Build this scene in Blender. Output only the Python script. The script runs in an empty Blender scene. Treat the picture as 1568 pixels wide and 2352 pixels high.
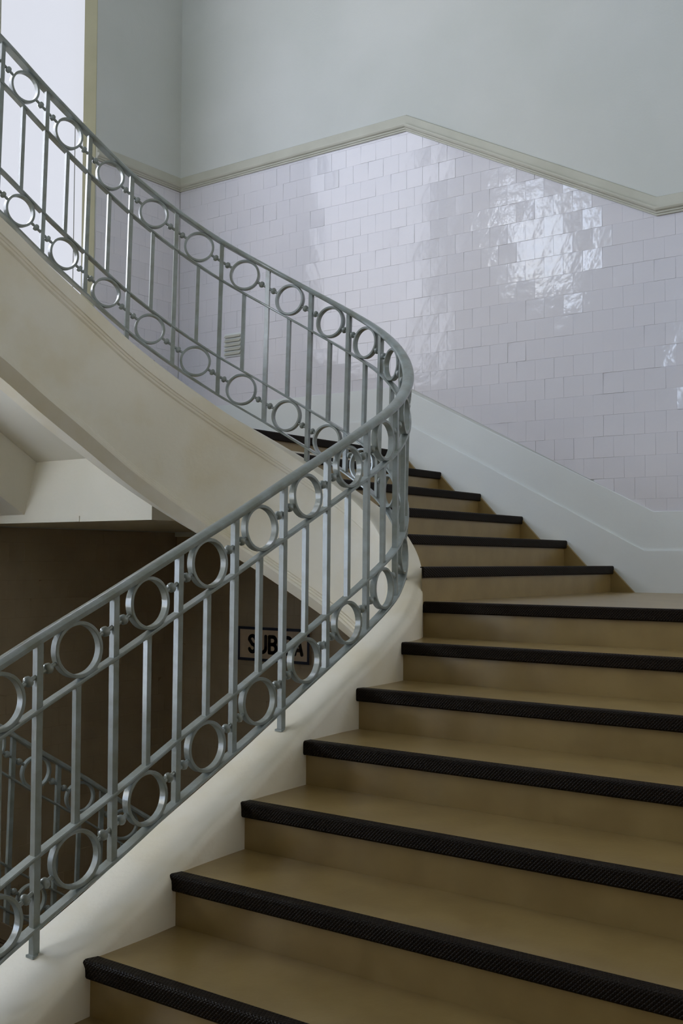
import bpy, bmesh, math, random
from mathutils import Vector, Matrix
C = bpy.context.scene.collection
R = random.Random(7)
# ---------------------------------------------------------------- camera (eye at the origin; +X along the back wall, +Y towards it)
YAW, PITCH, ROLL, FPX = math.radians(36.03), math.radians(2.55), math.radians(0.25), 2497.1
fw = Vector((-math.sin(YAW) * math.cos(PITCH), math.cos(YAW) * math.cos(PITCH), math.sin(PITCH)))
rt = Vector((math.cos(YAW), math.sin(YAW), 0)); up = rt.cross(fw)
rt2 = math.cos(ROLL) * rt + math.sin(ROLL) * up; up2 = -math.sin(ROLL) * rt + math.cos(ROLL) * up
cam = bpy.data.cameras.new('camera'); co = bpy.data.objects.new('camera', cam); C.objects.link(co)
cam.sensor_fit = 'VERTICAL'; cam.sensor_height = 36.0; cam.lens = 36.0 * FPX / 2352.0
cam.clip_start = 0.02; cam.clip_end = 200
co.matrix_world = Matrix(((rt2.x, up2.x, -fw.x, 0), (rt2.y, up2.y, -fw.y, 0), (rt2.z, up2.z, -fw.z, 0), (0, 0, 0, 1)))
bpy.context.scene.camera = co
# ---------------------------------------------------------------- room sizes
YB, XL, XR, YF, ZC = 6.71, -6.628, 1.25, -3.2, 7.0
ZFLOOR, ZDEEP = -1.68, -5.2
WIN2 = (-1.9, 0.4, 3.85, 5.4)      # y0, y1, z0, z1 in the left wall, out of frame
WIN3 = (-5.0, -3.4, 2.7, 4.2)      # x0, x1, z0, z1 in the front wall, behind the camera
WIN4 = (2.30, 4.72, 2.0, 5.3)      # second bay of the same window, out of frame
FILL_WIN6 = (4.6, 5.4, 0.9, 1.55)       # invented opening in the right wall, out of frame, to light the middle risers
WIN7 = (-2.0, -0.95, -1.3, 1.42)     # hall window near the front wall, out of frame
FILL_WIN5 = (0.9, 2.9, -0.85, 1.1)      # opening added below the upper floor, out of frame, to light the well
WIN1 = (4.835, 5.751, 1.75, 5.3)    # y0, y1, z0, z1 in the left wall, in frame
# ---------------------------------------------------------------- sky, daylight through the windows, exposure
w = bpy.data.worlds.new('sky'); bpy.context.scene.world = w; w.use_nodes = True
nt = w.node_tree; nt.nodes.clear()
wo = nt.nodes.new('ShaderNodeOutputWorld'); bg = nt.nodes.new('ShaderNodeBackground')
tc = nt.nodes.new('ShaderNodeTexCoord'); no = nt.nodes.new('ShaderNodeTexNoise'); rp = nt.nodes.new('ShaderNodeValToRGB')
no.inputs['Scale'].default_value = 5.0; no.inputs['Detail'].default_value = 3
rp.color_ramp.elements[0].position = 0.46; rp.color_ramp.elements[0].color = (0.64, 0.78, 1.0, 1)
rp.color_ramp.elements[1].position = 0.62; rp.color_ramp.elements[1].color = (1.0, 0.98, 0.93, 1)
nt.links.new(tc.outputs['Generated'], no.inputs['Vector']); nt.links.new(no.outputs['Fac'], rp.inputs['Fac'])
nt.links.new(rp.outputs['Color'], bg.inputs['Color']); nt.links.new(bg.outputs['Background'], wo.inputs['Surface'])
bg.inputs['Strength'].default_value = 22.0
def portal(name, loc, rot, sx, sy):
    l = bpy.data.lights.new(name, 'AREA'); l.shape = 'RECTANGLE'; l.size = sx; l.size_y = sy
    l.cycles.is_portal = True
    o = bpy.data.objects.new(name, l); o.location = loc; o.rotation_euler = rot; C.objects.link(o)
for W in (WIN2, FILL_WIN5, WIN7):
    portal('daylight_opening', (XL - 0.30, (W[0] + W[1]) / 2, (W[2] + W[3]) / 2), (0, -math.pi / 2, 0), W[3] - W[2], W[1] - W[0])
portal('daylight_opening', ((WIN3[0] + WIN3[1]) / 2, YF - 0.30, (WIN3[2] + WIN3[3]) / 2), (math.pi / 2, 0, 0), WIN3[1] - WIN3[0], WIN3[3] - WIN3[2])
portal('daylight_opening', (XR + 0.30, (FILL_WIN6[0] + FILL_WIN6[1]) / 2, (FILL_WIN6[2] + FILL_WIN6[3]) / 2), (0, math.pi / 2, 0), FILL_WIN6[3] - FILL_WIN6[2], FILL_WIN6[1] - FILL_WIN6[0])
s = bpy.context.scene
s.view_settings.view_transform = 'Standard'; s.view_settings.look = 'None'; s.view_settings.gamma = 1.0
s.view_settings.use_curve_mapping = False; s.view_settings.exposure = 0.0
s.cycles.use_denoising = True
s.cycles.max_bounces = 10; s.cycles.diffuse_bounces = 6; s.cycles.glossy_bounces = 4; s.cycles.transparent_max_bounces = 8
s.cycles.sample_clamp_indirect = 6.0; s.cycles.caustics_reflective = False; s.cycles.caustics_refractive = False
# ---------------------------------------------------------------- materials
def mat(name, base, rough=0.7, var=None, scale=6.0, bump=0.0, bscale=60.0, metal=0.0, coat=0.0, spec=0.5, detail=4.0, lo=0.35, hi=0.65):
    m = bpy.data.materials.new(name); m.use_nodes = True; n = m.node_tree; p = n.nodes['Principled BSDF']
    p.inputs['Base Color'].default_value = (*base, 1); p.inputs['Roughness'].default_value = rough
    p.inputs['Metallic'].default_value = metal; p.inputs['Coat Weight'].default_value = coat; p.inputs['Coat Roughness'].default_value = 0.14
    p.inputs['Specular IOR Level'].default_value = spec
    t = n.nodes.new('ShaderNodeTexCoord')
    if var:
        a = n.nodes.new('ShaderNodeTexNoise'); a.inputs['Scale'].default_value = scale; a.inputs['Detail'].default_value = detail
        r = n.nodes.new('ShaderNodeValToRGB'); r.color_ramp.elements[0].position = lo; r.color_ramp.elements[1].position = hi
        r.color_ramp.elements[0].color = (*var, 1); r.color_ramp.elements[1].color = (*base, 1)
        n.links.new(t.outputs['Object'], a.inputs['Vector']); n.links.new(a.outputs['Fac'], r.inputs['Fac']); n.links.new(r.outputs['Color'], p.inputs['Base Color'])
    if bump:
        b = n.nodes.new('ShaderNodeTexNoise'); b.inputs['Scale'].default_value = bscale; b.inputs['Detail'].default_value = 3
        u = n.nodes.new('ShaderNodeBump'); u.inputs['Strength'].default_value = bump; u.inputs['Distance'].default_value = 0.004
        n.links.new(t.outputs['Object'], b.inputs['Vector']); n.links.new(b.outputs['Fac'], u.inputs['Height']); n.links.new(u.outputs['Normal'], p.inputs['Normal'])
    return m
M = {}
M['plaster'] = mat('upper_wall_plaster', (0.61, 0.63, 0.615), 0.85, (0.57, 0.595, 0.575), 1.4, 0.25, 55)
M['cream'] = mat('cream_plaster', (0.77, 0.735, 0.65), 0.8, (0.72, 0.69, 0.60), 2.0, 0.2, 40)
M['curb'] = mat('curb_stone', (0.83, 0.785, 0.68), 0.6, (0.78, 0.715, 0.57), 3.2, 0.25, 45, lo=0.36, hi=0.56)
M['skirt'] = mat('skirting_stone', (0.72, 0.765, 0.775), 0.5, (0.69, 0.73, 0.74), 2.5, 0.15, 40)
M['mould'] = mat('dado_moulding', (0.52, 0.52, 0.45), 0.6, (0.47, 0.47, 0.40), 4, 0.15, 40)
M['olive'] = mat('window_reveal_paint', (0.42, 0.40, 0.26), 0.7, (0.38, 0.36, 0.23), 3, 0.1, 40)
M['grout'] = mat('tile_bedding', (0.66, 0.65, 0.69), 0.85)
M['tile'] = mat('white_glazed_tile', (0.72, 0.71, 0.76), 0.10, (0.68, 0.68, 0.74), 2.0, 0.7, 12.0, spec=0.32)
M['tile_shade'] = mat('shade_toned_tile', (0.44, 0.365, 0.26), 0.25, (0.38, 0.31, 0.22), 3.0, 0.2, 9.0)  # the glazed tile toned down to stand for shade in the lower storey
M['dark'] = mat('shade_toned_plaster', (0.26, 0.19, 0.12), 0.8, (0.22, 0.16, 0.10), 2.0)  # cream plaster darkened to stand for shade down the well
M['stair'] = mat('worn_beige_stair', (0.30, 0.212, 0.082), 0.30, (0.255, 0.175, 0.064), 7.0, 0.10, 70, spec=0.8)
M['iron'] = mat('grey_painted_iron', (0.27, 0.31, 0.315), 0.30, (0.20, 0.22, 0.195), 14.0, 0.22, 70, spec=0.7, coat=0.35)
M['gasket'] = mat('window_joint', (0.25, 0.25, 0.22), 0.7)
M['white'] = mat('white_window_paint', (0.75, 0.76, 0.78), 0.5)
M['navy'] = mat('navy_enamel', (0.012, 0.018, 0.045), 0.35)
M['black'] = mat('black_enamel', (0.016, 0.009, 0.007), 0.4)
M['signboard'] = mat('sign_field', (0.60, 0.48, 0.35), 0.35, (0.54, 0.42, 0.30), 12)
# nosing: dark rubber with a crossed diamond relief
def nosing_mat():
    m = mat('diamond_nosing', (0.009, 0.005, 0.002), 0.5, spec=0.1); n = m.node_tree; p = n.nodes['Principled BSDF']
    t = n.nodes.new('ShaderNodeTexCoord'); hs = []
    for sgn in (1, -1):
        mp = n.nodes.new('ShaderNodeVectorMath'); mp.operation = 'DOT_PRODUCT'; mp.inputs[1].default_value = (1, sgn * 0.5, 1.0 * sgn)
        mm = n.nodes.new('ShaderNodeMath'); mm.operation = 'MULTIPLY'; mm.inputs[1].default_value = 260.0
        sn = n.nodes.new('ShaderNodeMath'); sn.operation = 'SINE'; ab = n.nodes.new('ShaderNodeMath'); ab.operation = 'ABSOLUTE'
        n.links.new(t.outputs['Object'], mp.inputs[0]); n.links.new(mp.outputs['Value'], mm.inputs[0]); n.links.new(mm.outputs[0], sn.inputs[0]); n.links.new(sn.outputs[0], ab.inputs[0]); hs.append(ab)
    mn = n.nodes.new('ShaderNodeMath'); mn.operation = 'MINIMUM'; n.links.new(hs[0].outputs[0], mn.inputs[0]); n.links.new(hs[1].outputs[0], mn.inputs[1])
    b = n.nodes.new('ShaderNodeBump'); b.inputs['Strength'].default_value = 0.8; b.inputs['Distance'].default_value = 0.002
    n.links.new(mn.outputs[0], b.inputs['Height']); n.links.new(b.outputs['Normal'], p.inputs['Normal'])
    return m
M['nosing'] = nosing_mat()
def frosted(nm, st):
    m = bpy.data.materials.new(nm); m.use_nodes = True; n = m.node_tree; p = n.nodes['Principled BSDF']
    p.inputs['Base Color'].default_value = (0.2, 0.2, 0.2, 1); p.inputs['Roughness'].default_value = 0.4
    p.inputs['Emission Color'].default_value = (0.86, 0.89, 1.0, 1); p.inputs['Emission Strength'].default_value = st
    return m
M['frosted'] = frosted('frosted_daylight_pane', 0.74); M['frosted_bright'] = frosted('boosted_frosted_pane', 5.6)  # unseen bay glows far stronger than the visible one, to light the room
def clear():
    m = bpy.data.materials.new('clear_window_glass'); m.use_nodes = True; n = m.node_tree; n.nodes.clear()
    o = n.nodes.new('ShaderNodeOutputMaterial'); t = n.nodes.new('ShaderNodeBsdfTransparent'); g = n.nodes.new('ShaderNodeBsdfGlossy'); x = n.nodes.new('ShaderNodeMixShader')
    g.inputs['Roughness'].default_value = 0.02; x.inputs['Fac'].default_value = 0.08
    n.links.new(t.outputs[0], x.inputs[1]); n.links.new(g.outputs[0], x.inputs[2]); n.links.new(x.outputs[0], o.inputs['Surface'])
    return m
M['glass'] = clear()
# ---------------------------------------------------------------- helpers
def obj(name, bm, m, parent=None, smooth=False, **props):
    me = bpy.data.meshes.new(name); bmesh.ops.recalc_face_normals(bm, faces=bm.faces); bm.to_mesh(me); bm.free()
    for mm in (m if isinstance(m, (list, tuple)) else [m]): me.materials.append(mm)
    if smooth:
        for p in me.polygons: p.use_smooth = True
        try: me.set_sharp_from_angle(angle=math.radians(38))
        except Exception: pass
    o = bpy.data.objects.new(name, me); C.objects.link(o)
    if parent: o.parent = parent
    for k, v in props.items(): o[k] = v
    return o
def empty(name, loc, label, cat, group=None):
    o = bpy.data.objects.new(name, None); C.objects.link(o); o.location = loc; o.empty_display_size = 0.2
    o['label'] = label; o['category'] = cat
    if group: o['group'] = group
    return o
def child(o, root):            # keep world coordinates of the mesh under a moved root
    o.parent = root; o.location = o.location - root.location; return o
def box(bm, x0, x1, y0, y1, z0, z1):
    v = [bm.verts.new(p) for p in ((x0,y0,z0),(x1,y0,z0),(x1,y1,z0),(x0,y1,z0),(x0,y0,z1),(x1,y0,z1),(x1,y1,z1),(x0,y1,z1))]
    for f in ((0,3,2,1),(4,5,6,7),(0,1,5,4),(1,2,6,5),(2,3,7,6),(3,0,4,7)): bm.faces.new([v[i] for i in f])
    return v
def prism(bm, pts, z0, z1):    # plan polygon
    a = [bm.verts.new((x, y, z0)) for x, y in pts]; b = [bm.verts.new((x, y, z1)) for x, y in pts]; n = len(pts)
    bm.faces.new(a[::-1]); bm.faces.new(b)
    for i in range(n): bm.faces.new((a[i], a[(i+1) % n], b[(i+1) % n], b[i]))
def extr(bm, pts3, vec):       # any planar polygon pushed along a vector
    a = [bm.verts.new(p) for p in pts3]; b = [bm.verts.new(Vector(p) + Vector(vec)) for p in pts3]; n = len(pts3)
    bm.faces.new(a[::-1]); bm.faces.new(b)
    for i in range(n): bm.faces.new((a[i], a[(i+1) % n], b[(i+1) % n], b[i]))
def sweep(bm, frames, prof_fn, cap=True):   # frames: (point, right vector); prof_fn(i) -> [(d, z)]
    rings = []
    for i, (p, n) in enumerate(frames):
        rings.append([bm.verts.new((p[0] + n[0]*d, p[1] + n[1]*d, p[2] + z)) for d, z in prof_fn(i)])
    k = len(rings[0])
    for a, b in zip(rings, rings[1:]):
        for j in range(k): bm.faces.new((a[j], a[(j+1) % k], b[(j+1) % k], b[j]))
    if cap: bm.faces.new(rings[0][::-1]); bm.faces.new(rings[-1])
# ---------------------------------------------------------------- railing / curb path (foot points of the long posts)
Q = [(-2.722,2.166,-1.117),(-2.704,2.457,-.978),(-2.703,2.749,-.841),(-2.693,3.029,-.708),(-2.676,3.293,-.572),(-2.668,3.565,-.437),(-2.666,3.848,-.297),
     (-2.705,4.135,-.159),(-2.811,4.390,-.002),(-2.975,4.587,.168),(-3.188,4.716,.330),(-3.425,4.757,.476),(-3.670,4.737,.620),(-3.929,4.672,.777),
     (-4.165,4.544,.935),(-4.344,4.360,1.097),(-4.480,4.141,1.269),(-4.565,3.909,1.444),(-4.612,3.655,1.610),(-4.644,3.393,1.783)]
Q = [Vector(q) for q in Q]
PRE, POST = 3, 7
d0 = Vector((-0.006, -.281, -.137)); d1 = Vector((-.008, -.258, .168))
Q = [Q[0] + d0*k for k in range(PRE, 0, -1)] + Q + [Q[-1] + Vector((d1.x*k, d1.y*k, (.0, .12, .17, .18, .18, .18, .18, .18)[k])) for k in range(1, POST+1)]
LEAN = [(-.002 if i < PRE+2 else .004 if i < PRE+8 else .018) for i in range(len(Q))]
H = 0.875
def cr(t):                     # Catmull-Rom through the posts
    n = len(Q); t = max(0.0, min(n - 1.0, t)); i = min(int(t), n - 2); u = t - i
    p1, p2 = Q[i], Q[i+1]; p0 = Q[i-1] if i > 0 else 2*p1 - p2; p3 = Q[i+2] if i+2 < n else 2*p2 - p1
    return 0.5*((2*p1) + (p2-p0)*u + (2*p0-5*p1+4*p2-p3)*u*u + (3*p1-3*p2+p3-p0)*u**3)
def tang(t):
    a, b = cr(t - .02), cr(t + .02); return (b - a).normalized()
def nrm(t):
    g = tang(t); v = Vector((g.y, -g.x, 0)); return v.normalized()
def lean(t, h):                # the long hand-built rail leans out a touch in its far part
    i = min(int(t), len(LEAN)-2); u = t - i; l = LEAN[i]*(1-u) + LEAN[i+1]*u
    return Vector((rt.x*l, rt.y*l, 0)) * ((h - H/2) / (H/2)) * 0.55
def P(t, h=0.0): return cr(t) + Vector((0, 0, h)) + lean(t, h)
NT = len(Q) - 1
def dout(t):                   # curb half width on the stair side
    i = t - PRE
    if i < 5: return .083 + (5 - i) * .0235
    return .083
def offpath(extra=0.0, t0=0, t1=None, step=.25):
    out = []; t = t0; t1 = NT if t1 is None else t1
    while t <= t1 + 1e-6:
        p = cr(t); n = nrm(t); d = dout(t) + extra; out.append((p.x + n.x*d, p.y + n.y*d)); t += step
    return out
OFF = offpath(-.012)
iT = [i for i, p in enumerate(OFF)]
def x_at_y_near(y):
    for (a, b) in zip(OFF, OFF[1:]):
        if a[1] <= y <= b[1] and a[0] > -3.3: return a[0] + (b[0]-a[0])*(y-a[1])/(b[1]-a[1]+1e-9)
    return OFF[0][0]
def y_at_x(x):
    k = int((PRE + 6) * 4)
    for (a, b) in zip(OFF[k:], OFF[k+1:]):
        if b[0] <= x <= a[0]: return a[1] + (b[1]-a[1])*(x-a[0])/(b[0]-a[0]-1e-9)
    return OFF[k][1]
def x_at_y_far(y):
    if y > 4.42: return -4.42
    for (a, b) in zip(OFF, OFF[1:]):
        if b[1] <= y <= a[1] and a[0] < -4.0: return a[0] + (b[0]-a[0])*(y-a[1])/(b[1]-a[1]-1e-9)
    return OFF[-1][0]
# ---------------------------------------------------------------- room shell
RB = 0.165; ZL, YLN, TN = -0.195, 4.387, 0.3651; XM, TM = -2.692, 0.3206; ZU = ZL + 6*RB; YV, TV, YV1 = 4.55, 0.275, 4.60
def wall_with_hole(name, axis, c, thick, u0, u1, z0, z1, holes, m):
    bm = bmesh.new()
    def b(ua, ub, za, zb):
        if ub - ua < 1e-4 or zb - za < 1e-4: return
        lo, hi = sorted((c, c + thick))
        if axis == 'x': box(bm, lo, hi, ua, ub, za, zb)
        else: box(bm, ua, ub, lo, hi, za, zb)
    us = sorted({u0, u1} | {h[0] for h in holes} | {h[1] for h in holes})
    for ua, ub in zip(us, us[1:]):
        zz = z0
        for h in sorted((h for h in holes if h[0] <= ua + 1e-6 and h[1] >= ub - 1e-6), key=lambda h: h[2]):
            b(ua, ub, zz, h[2]); zz = h[3]
        b(ua, ub, zz, z1)
    return obj(name, bm, m, kind='structure')
wall_back = wall_with_hole('wall_back', 'y', YB, .3, XL-.3, XR+.3, ZDEEP, ZC, [], M['plaster'])
wall_left = wall_with_hole('wall_left', 'x', XL, -.3, YF-.3, YB, ZDEEP, ZC, [WIN1, WIN2, WIN4, FILL_WIN5, WIN7], M['plaster'])
M['umber'] = mat('bounce_cut_umber', (0.22, 0.19, 0.15), 0.7, (0.20, 0.17, 0.13), 1.5)  # unseen front wall darkened to cut bounced light
wall_right = wall_with_hole('wall_right', 'x', XR, .3, YF-.3, YB, ZDEEP, ZC, [FILL_WIN6], M['cream'])
wall_front = wall_with_hole('wall_front', 'y', YF, -.3, XL, XR, ZDEEP, ZC, [WIN3], M['umber'])
bm = bmesh.new(); box(bm, XL-.3, XR+.3, YF-.3, YB+.3, ZC, ZC+.2); obj('ceiling', bm, M['plaster'], kind='structure')
bm = bmesh.new()
box(bm, XL, XR, YF, 1.15, ZFLOOR-.35, ZFLOOR); box(bm, XL, -4.75, 1.15, 3.15, ZFLOOR-.35, ZFLOOR); box(bm, -2.66, XR, 1.15, 1.6, ZFLOOR-.35, ZFLOOR)
floor = obj('floor', bm, M['stair'], kind='structure')
ZUP = ZFLOOR + 21*.165
bm = bmesh.new(); box(bm, XL+.001, XR-.001, YF+.001, 1.5, ZUP-.33, ZUP); box(bm, XL+.001, -4.74, 1.5, 3.24, ZUP-.33, ZUP); obj('floor_upper', bm, M['cream'], kind='structure')
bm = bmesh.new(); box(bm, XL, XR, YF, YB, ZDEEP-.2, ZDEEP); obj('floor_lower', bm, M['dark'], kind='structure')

# profile lines on the back wall: sloped between the two landings
def line(x, xr, zr, xl, zl):
    if x >= xr: return zr
    if x <= xl: return zl
    return zr + (zl - zr)*(xr - x)/(xr - xl)
XB0, XB1 = -2.402, -4.295
mould_z = lambda x: line(x, XB0, 2.1995, XB1, 3.188)
sk_top = lambda x: line(x, -2.44, .315, XB1, 1.285)
sk_mid = lambda x: line(x, -2.50, .070, -4.36, 1.045)
def band(bm, xs, fa, fb, y0, y1):
    # solid strip on the back wall between height lines fa and fb
    for xa, xb in zip(xs, xs[1:]):
        extr(bm, [(xa, y1, fa(xa)), (xb, y1, fa(xb)), (xb, y1, fb(xb)), (xa, y1, fb(xa))], (0, y0 - y1, 0))
def moulding(bm, pts, prof, nvec):
    # pts: polyline of (x,y,z) of the lower edge; prof: [(out, up)]
    rings = [[bm.verts.new((p[0] + nvec[0]*o, p[1] + nvec[1]*o, p[2] + u)) for o, u in prof] for p in pts]; k = len(prof)
    for a, b in zip(rings, rings[1:]):
        for j in range(k): bm.faces.new((a[j], a[(j+1) % k], b[(j+1) % k], b[j]))
    bm.faces.new(rings[0][::-1]); bm.faces.new(rings[-1])
MP = [(0, 0), (.018, .0), (.018, .012), (.026, .014), (.026, .024), (.040, .030), (.046, .040), (.046, .052), (.022, .056), (.018, .118), (.010, .124), (0, .124)]
bm = bmesh.new(); moulding(bm, [(XR, YB, 2.1995), (XB0, YB, 2.1995), (XB1, YB, 3.188), (XL, YB, 3.188)], MP, (0, -1)); obj('trim_1', bm, M['mould'], kind='structure')
bm = bmesh.new(); moulding(bm, [(XL, YB, 3.188), (XL, WIN1[1], 3.188)], MP, (1, 0)); obj('trim_2', bm, M['mould'], kind='structure')
bb = bpy.data.objects.new('baseboard_back', None); C.objects.link(bb); bb['kind'] = 'structure'
def chamband(fa, fb, th, xs):
    bm = bmesh.new()
    for xa, xb in zip(xs, xs[1:]):
        extr(bm, [(xa, YB, fa(xa)), (xb, YB, fa(xb)), (xb, YB, fb(xb)), (xa, YB, fb(xa))], (0, -th, 0))
        extr(bm, [(xa, YB-th, fb(xa)-.012), (xb, YB-th, fb(xb)-.012), (xb, YB-th*.3, fb(xb)+.004), (xa, YB-th*.3, fb(xa)+.004)], (0, .004, -.001))
    return bm
obj('upper_band', chamband(sk_mid, sk_top, .014, [XL+.001, XB1, -4.36, -2.50, -2.44, XR]), M['skirt'], bb)
bot = lambda x: line(x, -2.5, ZL-.3, -4.35, ZU-.6)
obj('lower_band', chamband(bot, sk_mid, .026, [XL+.001, -4.36, -2.50, XR]), M['skirt'], bb)
bm = bmesh.new(); extr(bm, [(XL, YB, ZU), (XL, YB, 1.285), (XL, YV, 1.285), (XL, YV, ZU)], (.016, 0, 0)); obj('baseboard_left', bm, M['skirt'], kind='structure')

# ---------------------------------------------------------------- wall tiles
def clip(poly, a, b, c):       # keep a*x+b*y+c >= 0
    out = []
    for i in range(len(poly)):
        p, q = poly[i], poly[(i+1) % len(poly)]; dp = a*p[0]+b*p[1]+c; dq = a*q[0]+b*q[1]+c
        if dp >= 0: out.append(p)
        if dp*dq < 0:
            t = dp/(dp-dq); out.append((p[0]+(q[0]-p[0])*t, p[1]+(q[1]-p[1])*t))
    return out
def tile_verts(poly, cx, cy, th=.0045, inset=.0009):
    # poly in (u, z); local frame u, depth(-y), z about its centre
    n = len(poly); back = [(u-cx, 0, z-cy) for u, z in poly]; mid = [(u-cx, -th*.85, z-cy) for u, z in poly]
    mx = sum(p[0] for p in poly)/n; my = sum(p[1] for p in poly)/n; fr = []
    for u, z in poly:
        du, dz = mx-u, my-z; l = math.hypot(du, dz) or 1; fr.append((u-cx+du/l*inset*1.4, -th, z-cy+dz/l*inset*1.4))
    return back, mid, fr
def add_tile(bm, poly, cx, cy, T=None):
    b, m, f = tile_verts(poly, cx, cy); n = len(poly); L = []
    for ring in (b, m, f): L.append([bm.verts.new(T @ Vector(p) if T else p) for p in ring])
    for r0, r1 in zip(L, L[1:]):
        for j in range(n): bm.faces.new((r0[j], r0[(j+1) % n], r1[(j+1) % n], r1[j]))
    bm.faces.new(L[2])
def area(p): return abs(sum(p[i][0]*p[(i+1)%len(p)][1]-p[(i+1)%len(p)][0]*p[i][1] for i in range(len(p))))/2
TS, GAP = .1385, .0006
def tiles_for(u0, u1, z0, z1, clipfn, z_ref):
    out = []; k0 = int(math.floor((z0 - z_ref)/TS)); k1 = int(math.ceil((z1 - z_ref)/TS))
    for k in range(k0, k1):
        za, zb = z_ref + k*TS + GAP/2, z_ref + (k+1)*TS - GAP/2; off = (k % 2)*TS/2; j = int(math.floor((u0-off)/TS))
        while j*TS+off < u1:
            ua, ub = max(u0, j*TS+off+GAP/2), min(u1, (j+1)*TS+off-GAP/2); j += 1
            if ub-ua < .012: continue
            poly = clipfn([(ua, za), (ub, za), (ub, zb), (ua, zb)])
            if len(poly) >= 3 and area(poly) > 2e-4: out.append(poly)
    return out
# sloped limits as half planes; the region below the dado moulding is convex from above only piecewise, so cut by column
def clip_back(poly):
    xm = sum(p[0] for p in poly)/len(poly)
    def halfline(xr, zr, xl, zl, keep, poly):
        s = (zl-zr)/(xl-xr)
        if xm >= xr: poly = clip(poly, 0, keep, -keep*zr)
        elif xm <= xl: poly = clip(poly, 0, keep, -keep*zl)
        else: poly = clip(poly, -keep*s, keep, keep*(s*xr - zr))
        return poly
    poly = halfline(XB0, 2.1995, XB1, 3.188, -1, poly)
    if len(poly) < 3: return []
    return halfline(-2.44, .315, XB1, 1.285, 1, poly)
ROT = lambda a, b: Matrix.Rotation(a, 4, 'Z') @ Matrix.Rotation(b, 4, 'X')
TB = tiles_for(XL+.012, XR, .3, 3.2, clip_back, 2.1995 - 30*TS)
TB.sort(key=lambda p: (sum(q[0] for q in p)/len(p) + 3.6)**2*.55 + (sum(q[1] for q in p)/len(p) - 1.9)**2*.25)
full_me = None; bm_rest = bmesh.new(); cnt = 0
for poly in TB:
    cx = sum(p[0] for p in poly)/len(poly); cy = sum(p[1] for p in poly)/len(poly)
    tilt = ROT(R.gauss(0, .012), R.gauss(0, .010))
    vis = -6.3 < cx < -2.15
    if cnt < 299 and vis:
        isfull = len(poly) == 4 and abs(area(poly) - (TS-GAP)**2) < 1e-6
        if isfull and full_me:
            o = bpy.data.objects.new('tile', full_me); C.objects.link(o)
        else:
            bm = bmesh.new(); add_tile(bm, poly, cx, cy); o = obj('tile', bm, M['tile'])
            if isfull: full_me = o.data
        o.matrix_world = Matrix.Translation((cx, YB - .001, cy)) @ tilt; o.parent = wall_back; cnt += 1
    else:
        add_tile(bm_rest, poly, cx, cy, Matrix.Translation((cx, YB - .001, cy)) @ tilt)
obj('tiling', bm_rest, M['tile'], wall_back, kind='stuff')
bm = bmesh.new()               # bedding behind the tiles
for xa, xb in ((XL+.001, XB1), (XB1, XB0), (XB0, XR)):
    extr(bm, [(xa, YB, sk_top(xa)), (xb, YB, sk_top(xb)), (xb, YB, mould_z(xb)), (xa, YB, mould_z(xa))], (0, -.003, 0))
obj('tile_bedding', bm, M['grout'], wall_back)
# left wall dado, between the corner and the window reveal
RL = Matrix.Rotation(math.pi/2, 4, 'Z'); me_l = None
for poly in tiles_for(WIN1[1]+.01, YB-.012, 1.285, 3.188, lambda p: clip(clip(p, 0, 1, -1.285), 0, -1, 3.186), 2.1995-30*TS):
    cx = sum(p[0] for p in poly)/len(poly); cy = sum(p[1] for p in poly)/len(poly); full = len(poly) == 4 and abs(area(poly)-(TS-GAP)**2) < 1e-6
    if full and me_l: o = bpy.data.objects.new('tile', me_l); C.objects.link(o)
    else:
        bm = bmesh.new(); add_tile(bm, poly, cx, cy); o = obj('tile', bm, M['tile'])
        if full: me_l = o.data
    o.matrix_world = Matrix.Translation((XL+.001, cx, cy)) @ RL @ ROT(R.gauss(0, .006), R.gauss(0, .006)); o.parent = wall_left
# lower storey: glazed tiling, its deep shade put into a browner colour
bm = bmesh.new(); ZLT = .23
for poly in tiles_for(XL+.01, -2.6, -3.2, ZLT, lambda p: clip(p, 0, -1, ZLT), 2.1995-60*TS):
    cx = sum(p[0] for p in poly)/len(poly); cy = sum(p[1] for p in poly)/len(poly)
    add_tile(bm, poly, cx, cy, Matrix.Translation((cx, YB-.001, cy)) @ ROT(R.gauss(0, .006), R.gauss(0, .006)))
obj('lower_tiling', bm, M['tile_shade'], wall_back, kind='stuff')
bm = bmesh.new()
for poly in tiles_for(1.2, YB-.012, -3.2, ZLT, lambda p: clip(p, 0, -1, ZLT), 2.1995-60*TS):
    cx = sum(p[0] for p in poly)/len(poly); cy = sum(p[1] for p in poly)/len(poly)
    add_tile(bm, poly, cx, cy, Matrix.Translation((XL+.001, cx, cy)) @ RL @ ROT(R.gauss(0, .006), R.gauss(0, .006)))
obj('lower_tiling', bm, M['tile_shade'], wall_left, kind='stuff')
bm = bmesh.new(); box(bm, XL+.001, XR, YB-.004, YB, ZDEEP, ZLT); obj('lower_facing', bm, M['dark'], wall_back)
bm = bmesh.new(); box(bm, XL, XL+.004, YF, YB-.004, ZDEEP, ZFLOOR-.35); box(bm, XL, XL+.004, 1.15, YB-.004, ZFLOOR-.35, ZLT); obj('lower_facing', bm, M['dark'], wall_left)

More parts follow.
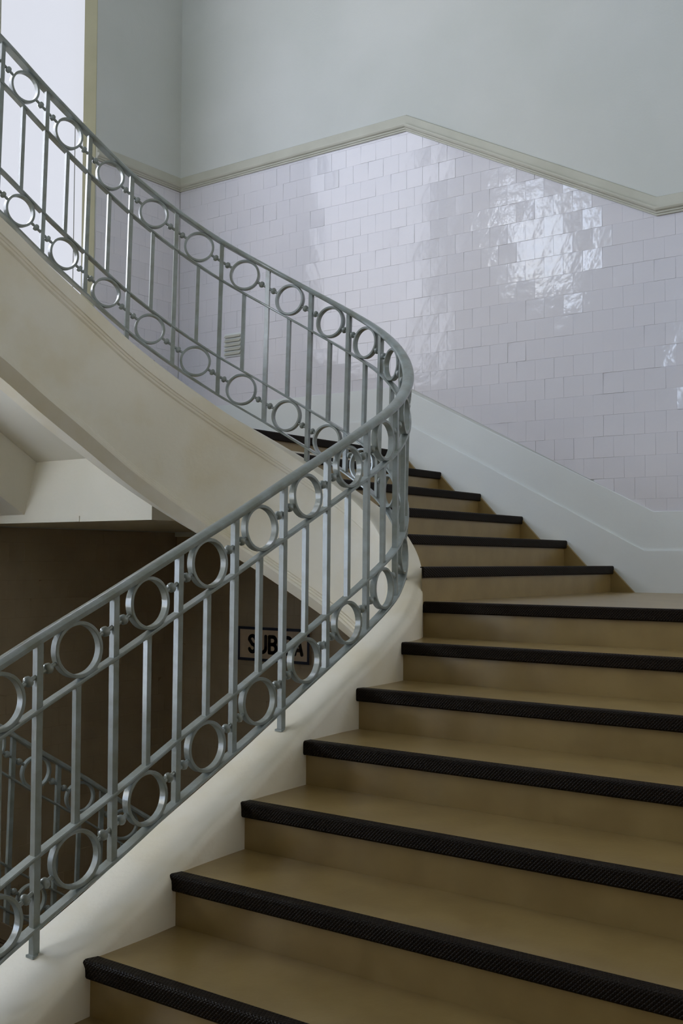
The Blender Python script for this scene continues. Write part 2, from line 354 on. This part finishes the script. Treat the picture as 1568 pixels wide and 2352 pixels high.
# ---------------------------------------------------------------- windows
wr = bpy.data.objects.new('window_1', None); C.objects.link(wr); wr['kind'] = 'structure'
y0, y1, z0, z1 = WIN1; XG = -6.775
bm = bmesh.new(); box(bm, XL-.3, XL+.002, y1-.004, y1, z0, z1); box(bm, XL-.3, XL+.002, y0, y0+.004, z0, z1); box(bm, XL-.3, XL+.002, y0, y1, z1-.004, z1)
obj('reveal', bm, M['olive'], wr)
bm = bmesh.new(); box(bm, XG-.05, XL+.03, y0, y1, z0, z0+.05); obj('sill', bm, M['white'], wr)
bm = bmesh.new(); box(bm, XG-.012, XG, y0+.004, 5.662, z0+.05, z1-.004); obj('pane', bm, M['frosted'], wr)
bm = bmesh.new(); box(bm, XG-.012, XG, 5.668, y1-.004, z0+.05, 3.52); obj('pane', bm, M['frosted'], wr)
bm = bmesh.new(); box(bm, XG-.012, XG, 5.662, y1-.004, 3.523, z1-.004); obj('pane', bm, M['frosted'], wr)
bm = bmesh.new(); box(bm, XG-.014, XG+.002, 5.662, 5.668, z0+.05, 3.523); obj('sash_joint', bm, M['gasket'], wr)
bm = bmesh.new(); box(bm, XG-.012, XG, WIN4[0], WIN4[1], WIN4[2], WIN4[3]); obj('pane', bm, M['frosted_bright'], wr)
bm = bmesh.new(); box(bm, XG-.05, XL+.03, WIN4[0], WIN4[1], WIN4[2]-.01, WIN4[2]+.04); obj('sill', bm, M['white'], wr)
def big_window(name, axis, rect, c):
    r = bpy.data.objects.new(name, None); C.objects.link(r); r['kind'] = 'structure'
    u0, u1, z0, z1 = rect
    def b(bm, ua, ub, za, zb, ca, cb):
        if axis == 'x': box(bm, min(ca, cb), max(ca, cb), ua, ub, za, zb)
        else: box(bm, ua, ub, min(ca, cb), max(ca, cb), za, zb)
    bm = bmesh.new(); f = .06
    b(bm, u0, u0+f, z0, z1, c, c+.06); b(bm, u1-f, u1, z0, z1, c, c+.06); b(bm, u0+f, u1-f, z0, z0+f, c, c+.06); b(bm, u0+f, u1-f, z1-f, z1, c, c+.06)
    obj('frame', bm, M['white'], r)
    nu = 3
    for k in range(1, nu):
        bm = bmesh.new(); uu = u0 + (u1-u0)*k/nu; b(bm, uu-.02, uu+.02, z0+f, z1-f, c+.01, c+.05); obj('muntin', bm, M['white'], r)
    for k in range(1, 3):
        bm = bmesh.new(); zz = z0 + (z1-z0)*k/3; b(bm, u0+f, u1-f, zz-.02, zz+.02, c+.01, c+.05); obj('muntin', bm, M['white'], r)
    bm = bmesh.new(); b(bm, u0+f, u1-f, z0+f, z1-f, c+.028, c+.032); obj('pane', bm, M['glass'], r)
big_window('window_2', 'x', WIN2, XL-.2); big_window('fill_window_hall', 'x', FILL_WIN5, XL-.2); big_window('fill_window_right', 'x', FILL_WIN6, XR+.14); big_window('window_6', 'x', WIN7, XL-.2); big_window('window_3', 'y', WIN3, YF-.2)

# ---------------------------------------------------------------- stairs
def curb_profile(t):
    d = dout(t)
    return [(-.085, -.006), (-.078, 0), (d-.045, .001), (d-.026, -.003), (d-.011, -.012), (d-.002, -.026), (d, -.042), (d, -.60), (d, -.775), (-.03, -.775), (-.083, -.700), (-.083, -.684), (-.075, -.680), (-.075, -.668), (-.068, -.664), (-.068, -.655),
            (-.060, -.650), (-.060, -.128), (-.070, -.118), (-.070, -.104), (-.076, -.100), (-.076, -.086), (-.085, -.082)]
def stringer(t0, t1, dz, root, m):
    bm = bmesh.new(); fr = []; ts = []; t = t0
    while t < t1 + 1e-6: ts.append(t); t += .125
    for t in ts: fr.append((cr(t) + Vector((0, 0, -.082 + dz)) - root.location, nrm(t)))
    sweep(bm, fr, lambda i: curb_profile(ts[i])); return obj('curb_string', bm, m, root, smooth=True)
def nosing_bar(a, b, inward, z, root, parent, w_=.05):
    # bar from a to b (plan), 'inward' is the plan unit vector pointing onto the tread
    bm = bmesh.new(); d = Vector((b[0]-a[0], b[1]-a[1], 0)); h_ = .05
    prof = [(0, -h_+.006), (.004, -h_), (min(w_*.45, .0225), -h_), (min(w_*.45, .0225), -.003), (w_, -.003), (w_, .002), (.010, .003), (.003, .0), (0, -.006)]
    rings = []
    for p in (a, b):
        rings.append([bm.verts.new((p[0] + inward[0]*o - root.location.x, p[1] + inward[1]*o - root.location.y, z + u - root.location.z)) for o, u in prof])
    k = len(prof)
    for j in range(k): bm.faces.new((rings[0][j], rings[0][(j+1) % k], rings[1][(j+1) % k], rings[1][j]))
    bm.faces.new(rings[0][::-1]); bm.faces.new(rings[1])
    o = obj('nosing', bm, M['nosing'], parent); return o
def step(poly, z0, z1, root):
    bm = bmesh.new(); L = root.location
    prism(bm, [(x-L.x, y-L.y) for x, y in poly], z0-L.z, z1-L.z); return obj('step', bm, M['stair'], root)
def build_stairs(name, loc, label, dz, parts):
    root = empty(name, loc, label, 'staircase'); L = root.location
    YW = YB - .013
    if 'near' in parts:
        for i in range(-8, 0):
            yn = YLN + i*TN; z = ZL + i*RB; xa = [x_at_y_near(y) for y in (yn+.02, yn+TN*.5, yn+TN+.05)]
            pts = [(xa[0], yn+.02), (XR-.012, yn+.02), (XR-.012, yn+TN+.05), (xa[2], yn+TN+.05), (xa[1], yn+TN*.5)]
            st = step(pts, z-RB-.01, z, root); nosing_bar((x_at_y_near(yn), yn), (XR-.012, yn), (0, 1), z, root, st)
        bm = bmesh.new(); ya = YLN-8*TN; za = ZL-9*RB
        prof = [(-2.66, ya+.03, za+.0), (-2.66, YLN, ZL-RB-.01), (-2.66, YLN, ZL-.55), (-2.66, ya+.4, za-.30), (-2.66, ya+.03, za-.3)]
        extr(bm, [(p[0]-L.x, p[1]-L.y, p[2]-L.z) for p in prof], (XR+2.648, 0, 0)); obj('flight_slab', bm, M['cream'], root)
        # quarter landing at the foot of the middle flight
        inner = [p for p in OFF if p[1] > YLN+.02 and p[0] > XM-.35 and p[0] > -3.2]
        pts = [(x_at_y_near(YLN+.02), YLN+.02), (XR-.012, YLN+.02), (XR-.012, YW), (XM-.33, YW)] + inner[::-1]
        st = step(pts, ZL-RB-.01, ZL, root); st.name = 'landing'; nosing_bar((x_at_y_near(YLN)-.01, YLN), (XR-.012, YLN), (0, 1), ZL, root, st)
        bm = bmesh.new(); box(bm, XM-.1-L.x, XR-.012-L.x, 4.5-L.y, YW-L.y, ZL-.5-L.z, ZL-RB-.012-L.z); obj('landing_slab', bm, M['cream'], root)
    if 'mid' in parts:
        for k in range(5):
            x = XM - k*TM; z = ZL + (k+1)*RB + dz; xs = [x-.02, x-.02-TM*.33, x-.02-TM*.66, x-TM-.05]
            e0 = .03 if k == 0 else 0; ee = [.018, .09, .08, .03] if k == 0 else [0]*4; pts = [(xs[0], YW)] + [(q, y_at_x(q) + e_) for q, e_ in zip(xs, ee)] + [(xs[-1], YW)]
            st = step(pts, z-RB-.01, z, root); nosing_bar((x, y_at_x(x) + e0*1.7), (x, YW-.026), (-1, 0), z, root, st, .022)
            bm = bmesh.new(); extr(bm, [(x-.02-L.x, YW-L.y, z-L.z-.004), (x-.02-L.x, YW-L.y, z-RB-L.z), (x+.135-L.x, YW-L.y, z-RB-L.z)], (0, -.034, 0)); obj('wall_fillet', bm, M['stair'], st)
        bm = bmesh.new(); a = [(XM-.02, ZL+dz-.01), (XM-5*TM-.3, ZU+dz-RB-.01), (XM-5*TM-.3, ZU+dz-.56), (XM-.02, ZL+dz-.46)]
        extr(bm, [(x-L.x, 4.86-L.y, z-L.z) for x, z in a], (0, YW-4.86, 0)); obj('flight_slab', bm, M['cream'], root)
    if 'land' in parts:
        z = ZU + dz; x = XM - 5*TM; xe = XM - 5*TM - .02; xs = [xe - k*.06 for k in range(3)]
        pts = [(xe, YW), (xe, y_at_x(xe)), (-4.42, YV-.06), (XL+.018, YV-.06), (XL+.018, YW)]
        st = step(pts, z-.10, z, root); st.name = 'landing'; nosing_bar((x, y_at_x(x)), (x, YW-.026), (-1, 0), z, root, st, .022)
        bm = bmesh.new(); extr(bm, [(x-.02-L.x, YW-L.y, z-L.z-.004), (x-.02-L.x, YW-L.y, z-RB-L.z), (x+.135-L.x, YW-L.y, z-RB-L.z)], (0, -.034, 0)); obj('wall_fillet', bm, M['stair'], st)
        bm = bmesh.new(); prism(bm, [(q[0]-L.x, q[1]-L.y) for q in [(XL+.018, YV), (-4.70, YV), (-4.70, 4.80), (-4.3, 4.80), (-4.3, YW), (XL+.018, YW)]], .236+dz-L.z, z-.101-L.z)
        obj('landing_slab', bm, [M['cream']], root)
        bm = bmesh.new(); box(bm, XL+.018-L.x, -5.34-L.x, YV-.006-L.y, YV-L.y+.002, .236+dz-L.z, .272+dz-L.z); obj('ledge_strip', bm, M['cream'], root)
    if 'far' in parts:
        nv = 5
        for k in range(nv):
            yn = YV1 - k*TV; z = ZU + (k+1)*RB + dz; ys = [yn-.02, yn-TV*.5, yn-TV-.022]
            pts = [(XL+.018, ys[0])] + [(x_at_y_far(q), q) for q in ys] + [(XL+.018, ys[-1])]
            st = step(pts, z-RB, z, root); nosing_bar((XL+.018, yn), (x_at_y_far(yn), yn), (0, -1), z, root, st)
        sl = RB/TV; ye = YV1 - nv*TV + .01; zs = .63 + dz
        prof = [(YV+.002, zs), (ye, zs+(YV-ye)*sl), (ye, zs+(YV-ye)*sl+.17), (YV+.002, zs+.17)]
        bm = bmesh.new(); extr(bm, [(XL+.018-L.x, y-L.y, z-L.z) for y, z in prof], (-4.68-XL-.005, 0, 0)); obj('flight_slab', bm, M['cream'], root)
        # downstand beam along the wall side, inclined face
        bm = bmesh.new()
        a = [(XL+.018, YV, zs), (-5.77, YV, zs), (-5.887, YV, zs-.34), (XL+.018, YV, zs-.34)]
        extr(bm, [(p[0]-L.x, p[1]-L.y, p[2]-L.z) for p in a], (0, ye-YV, (YV-ye)*sl)); obj('wall_beam', bm, M['cream'], root)
    return root
st1 = build_stairs('staircase', (-2.6, 1.47, ZFLOOR), 'beige stone staircase with dark nosings turning up around the open well', 0, ('near', 'mid', 'land', 'far'))
stringer(0, NT, 0, st1, M['curb'])
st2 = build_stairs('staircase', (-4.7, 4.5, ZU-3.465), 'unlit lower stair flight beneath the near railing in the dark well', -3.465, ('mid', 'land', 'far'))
stringer(PRE+8, NT, -3.465, st2, M['dark'])  # lower string coloured dark in place of the well's shade
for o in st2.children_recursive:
    if o.type == 'MESH' and o.data.materials[0] in (M['cream'],): o.data.materials[0] = M['dark']  # cream slabs swapped for the shade tone

# ---------------------------------------------------------------- railings
HV = [0.0, .246*H, .750*H]     # centre heights of the three flat rails; the handrail sits at H
def flat_rail(t0, t1, h, wd, th, root, dz, name='flat_rail'):
    bm = bmesh.new(); fr = []; t = t0
    while t < t1 + 1e-6: fr.append((P(t, h) + Vector((0, 0, dz)) - root.location, nrm(t))); t += .125
    e = th*.25
    sweep(bm, fr, lambda i: [(-wd/2, -th/2+e), (-wd/2+e, -th/2), (wd/2-e, -th/2), (wd/2, -th/2+e), (wd/2, th/2-e), (wd/2-e, th/2), (-wd/2+e, th/2), (-wd/2, th/2-e)])
    return obj(name, bm, M['iron'], root, smooth=True)
def handrail(t0, t1, root, dz):
    bm = bmesh.new(); fr = []; t = t0
    while t < t1 + 1e-6: fr.append((P(t, H) + Vector((0, 0, dz)) - root.location, nrm(t))); t += .125
    prof = [(-.023, -.015), (.023, -.015), (.027, -.009), (.027, .003), (.021, .011), (.008, .016), (-.008, .016), (-.021, .011), (-.027, .003), (-.027, -.009)]
    sweep(bm, fr, lambda i: prof); return obj('handrail', bm, M['iron'], root, smooth=True)
def bar(t, ha, hb, a, root, dz, name, foot=0.0):
    bm = bmesh.new(); g = tang(t); g = Vector((g.x, g.y, 0)).normalized(); n = nrm(t); L = root.location + Vector((0, 0, -dz))
    def ring(p, s): return [bm.verts.new(p + g*sx*s + n*sy*s - L) for sx, sy in ((-.5,-.5),(.5,-.5),(.5,.5),(-.5,.5))]
    lv = [ring(P(t, ha), a), ring(P(t, hb), a)]
    if foot:
        lv = [ring(P(t, ha-foot), a*1.5), ring(P(t, ha-foot+.008), a*1.5), ring(P(t, ha-foot+.010), a)] + lv
    for r0, r1 in zip(lv, lv[1:]):
        for j in range(4): bm.faces.new((r0[j], r0[(j+1)%4], r1[(j+1)%4], r1[j]))
    bm.faces.new(lv[0][::-1]); bm.faces.new(lv[-1]); return obj(name, bm, M['iron'], root)
def hoop(t, hc, gap, root, dz):
    g = tang(t); gh = Vector((g.x, g.y, 0)).normalized(); n = nrm(t); c = P(t, hc) + Vector((0, 0, dz)) - root.location
    cs = math.hypot(g.x, g.y); Ro = gap*cs/2; Ri = Ro - .0125; wd = .015; N = 36; bm = bmesh.new(); rings = []
    for k in range(N):
        a = 2*math.pi*k/N; u = gh*math.cos(a) + Vector((0, 0, math.sin(a)))
        rings.append([bm.verts.new(c + u*r + n*w_) for r, w_ in ((Ri, -wd+.002), (Ri+.002, -wd), (Ro-.002, -wd), (Ro, -wd+.002), (Ro, wd-.002), (Ro-.002, wd), (Ri+.002, wd), (Ri, wd-.002))])
    for k in range(N):
        A, B = rings[k], rings[(k+1) % N]
        for j in range(8): bm.faces.new((A[j], A[(j+1)%8], B[(j+1)%8], B[j]))
    return obj('ring', bm, M['iron'], root, smooth=True), Ro
def knob(pa, pb, root):
    bm = bmesh.new(); d = pb - pa; ln = d.length; z = d.normalized(); x = z.orthogonal().normalized(); y = z.cross(x)
    prof = [(0, .0075), (.30, .0075), (.32, .012), (.38, .0165), (.50, .0185), (.62, .0165), (.68, .012), (.70, .0075), (1, .0075)]; rings = []
    for s_, r in prof: rings.append([bm.verts.new(pa + d*s_ + x*r*math.cos(a*math.pi/5) + y*r*math.sin(a*math.pi/5)) for a in range(10)])
    for A, B in zip(rings, rings[1:]):
        for j in range(10): bm.faces.new((A[j], A[(j+1)%10], B[(j+1)%10], B[j]))
    bm.faces.new(rings[0][::-1]); bm.faces.new(rings[-1]); return obj('ball_link', bm, M['iron'], root, smooth=True)
def railing(loc, label, t0, t1, dz, shift=0.0):
    root = empty('stair_railing', loc, label, 'railing'); L = root.location; D = Vector((0, 0, dz)) - L
    handrail(t0, t1, root, dz)
    flat_rail(t0, t1, HV[0], .044, .013, root, dz); flat_rail(t0, t1, HV[1], .040, .013, root, dz); flat_rail(t0, t1, HV[2], .040, .013, root, dz)
    t = t0 + shift
    while t <= t1 - shift + 1e-6:
        k = round(t - PRE); bar(t, 0, H-.008, .023, root, dz, 'post', foot=(.088 if (k % 4 == 0 and shift == 0) or (shift and k % 4 == 2) else 0)); t += 1
    t = t0 + shift
    while t + 1 <= t1 - shift + 1e-6:
        m = t + .5
        bar(m, HV[1], HV[2], .020, root, dz, 'baluster')
        for (ha, hb) in ((HV[0], HV[1]), (HV[2], H-.008)):
            hc = (ha+hb)/2; _, Ro = hoop(m, hc, (hb-ha)-.010, root, dz)
            for tt, sg in ((t, 1), (t+1, -1)):
                post = P(tt, hc) + D; g = (P(m, hc) - P(tt, hc)); ctr = P(m, hc) + D; dirn = (ctr - post).normalized()
                knob(post + dirn*.009, ctr - dirn*(Ro-.003), root)
        t += 1
    return root
railing((-2.70, 2.17, -1.20), 'grey iron railing with a ring frieze sweeping up around the well', 0, NT-1, 0)
railing((-4.60, 4.14, -2.28), 'dim lower stair railing glimpsed behind the near balusters in the dark', PRE+10, NT-2, -3.47, .5)

# ---------------------------------------------------------------- tiled direction sign and vent
sg = empty('wall_sign', (-5.53, YB-.012, -.672), 'brown rectangular wall sign reading SUBIDA with a navy border', 'sign')
SW, SH = .735, .272
bm = bmesh.new(); box(bm, -SW/2, SW/2, -.012, .0, -SH/2, SH/2); obj('sign_board', bm, M['signboard'], sg)
bm = bmesh.new(); b_ = .022
box(bm, -SW/2, SW/2, -.016, -.011, SH/2-b_, SH/2); box(bm, -SW/2, SW/2, -.016, -.011, -SH/2, -SH/2+b_)
box(bm, -SW/2, -SW/2+b_, -.016, -.011, -SH/2+b_, SH/2-b_); box(bm, SW/2-b_, SW/2, -.016, -.011, -SH/2+b_, SH/2-b_); obj('border', bm, M['navy'], sg)
def stroke(bm, pts, wd, ox, closed=False):
    # thick rounded polyline in the sign plane (x, z)
    for (x, z) in pts:
        c = [(ox + x + wd/2*math.cos(a*math.pi/6), z + wd/2*math.sin(a*math.pi/6)) for a in range(12)]; extr(bm, [(px, -.0125, pz) for px, pz in c], (0, -.0035, 0))
    for (a, b) in zip(pts, pts[1:]):
        d = math.hypot(b[0]-a[0], b[1]-a[1]) or 1; nx, nz = -(b[1]-a[1])/d*wd/2, (b[0]-a[0])/d*wd/2
        extr(bm, [(ox+p[0]+s_*nx, -.0125, p[1]+s_*nz) for p, s_ in ((a, 1), (b, 1), (b, -1), (a, -1))], (0, -.0035, 0))
def arc(cx, cz, rx, rz, a0, a1, n=9): return [(cx + rx*math.cos(math.radians(a0+(a1-a0)*k/n)), cz + rz*math.sin(math.radians(a0+(a1-a0)*k/n))) for k in range(n+1)]
T, B_ = .063, -.063            # stroke centre lines at cap and base
glyph = {'S': [arc(.034, .034, .032, .030, 15, 180) + arc(.034, -.034, .032, .030, 90, -165)[:]],
         'U': [[(0, T)] + arc(.034, B_+.034, .034, .034, 180, 360) + [(.068, T)]],
         'B': [[(0, B_), (0, T), (.036, T)] + arc(.036, .033, .030, .030, 90, -90) + [(0, .003)], [(.036, .003)] + arc(.036, -.030, .034, .033, 90, -90) + [(0, B_)]],
         'I': [[(0, B_), (0, T)]],
         'D': [[(0, B_), (0, T), (.030, T)] + arc(.030, T-.036, .036, .036, 90, 0) + arc(.030, B_+.036, .036, .036, 0, -90) + [(0, B_)]],
         'A': [[(0, B_), (.036, T), (.072, B_)], [(.014, -.030), (.058, -.030)]]}
for ch, ox in zip('SUBIDA', (-.245, -.140, -.035, .068, .125, .222)):
    bm = bmesh.new()
    for st_ in glyph[ch]: stroke(bm, st_, .029, ox)
    obj('letter', bm, M['black'], sg)
vt = empty('wall_vent', (-5.99, YB-.01, 1.78), 'small white louvred vent set low in the tiled back wall', 'vent')
bm = bmesh.new(); a, h_ = .085, .09
box(bm, -a-.008, a+.008, -.006, 0, -h_-.008, h_+.008); obj('frame', bm, M['skirt'], vt)
for k in range(5):
    zc = -h_ + .018 + k*.036; bm = bmesh.new(); extr(bm, [(-a, -.004, zc+.015), (-a, -.022, zc-.007), (-a, -.022, zc-.011), (-a, -.004, zc+.010)], (2*a, 0, 0)); obj('slat', bm, M['mould'], vt)
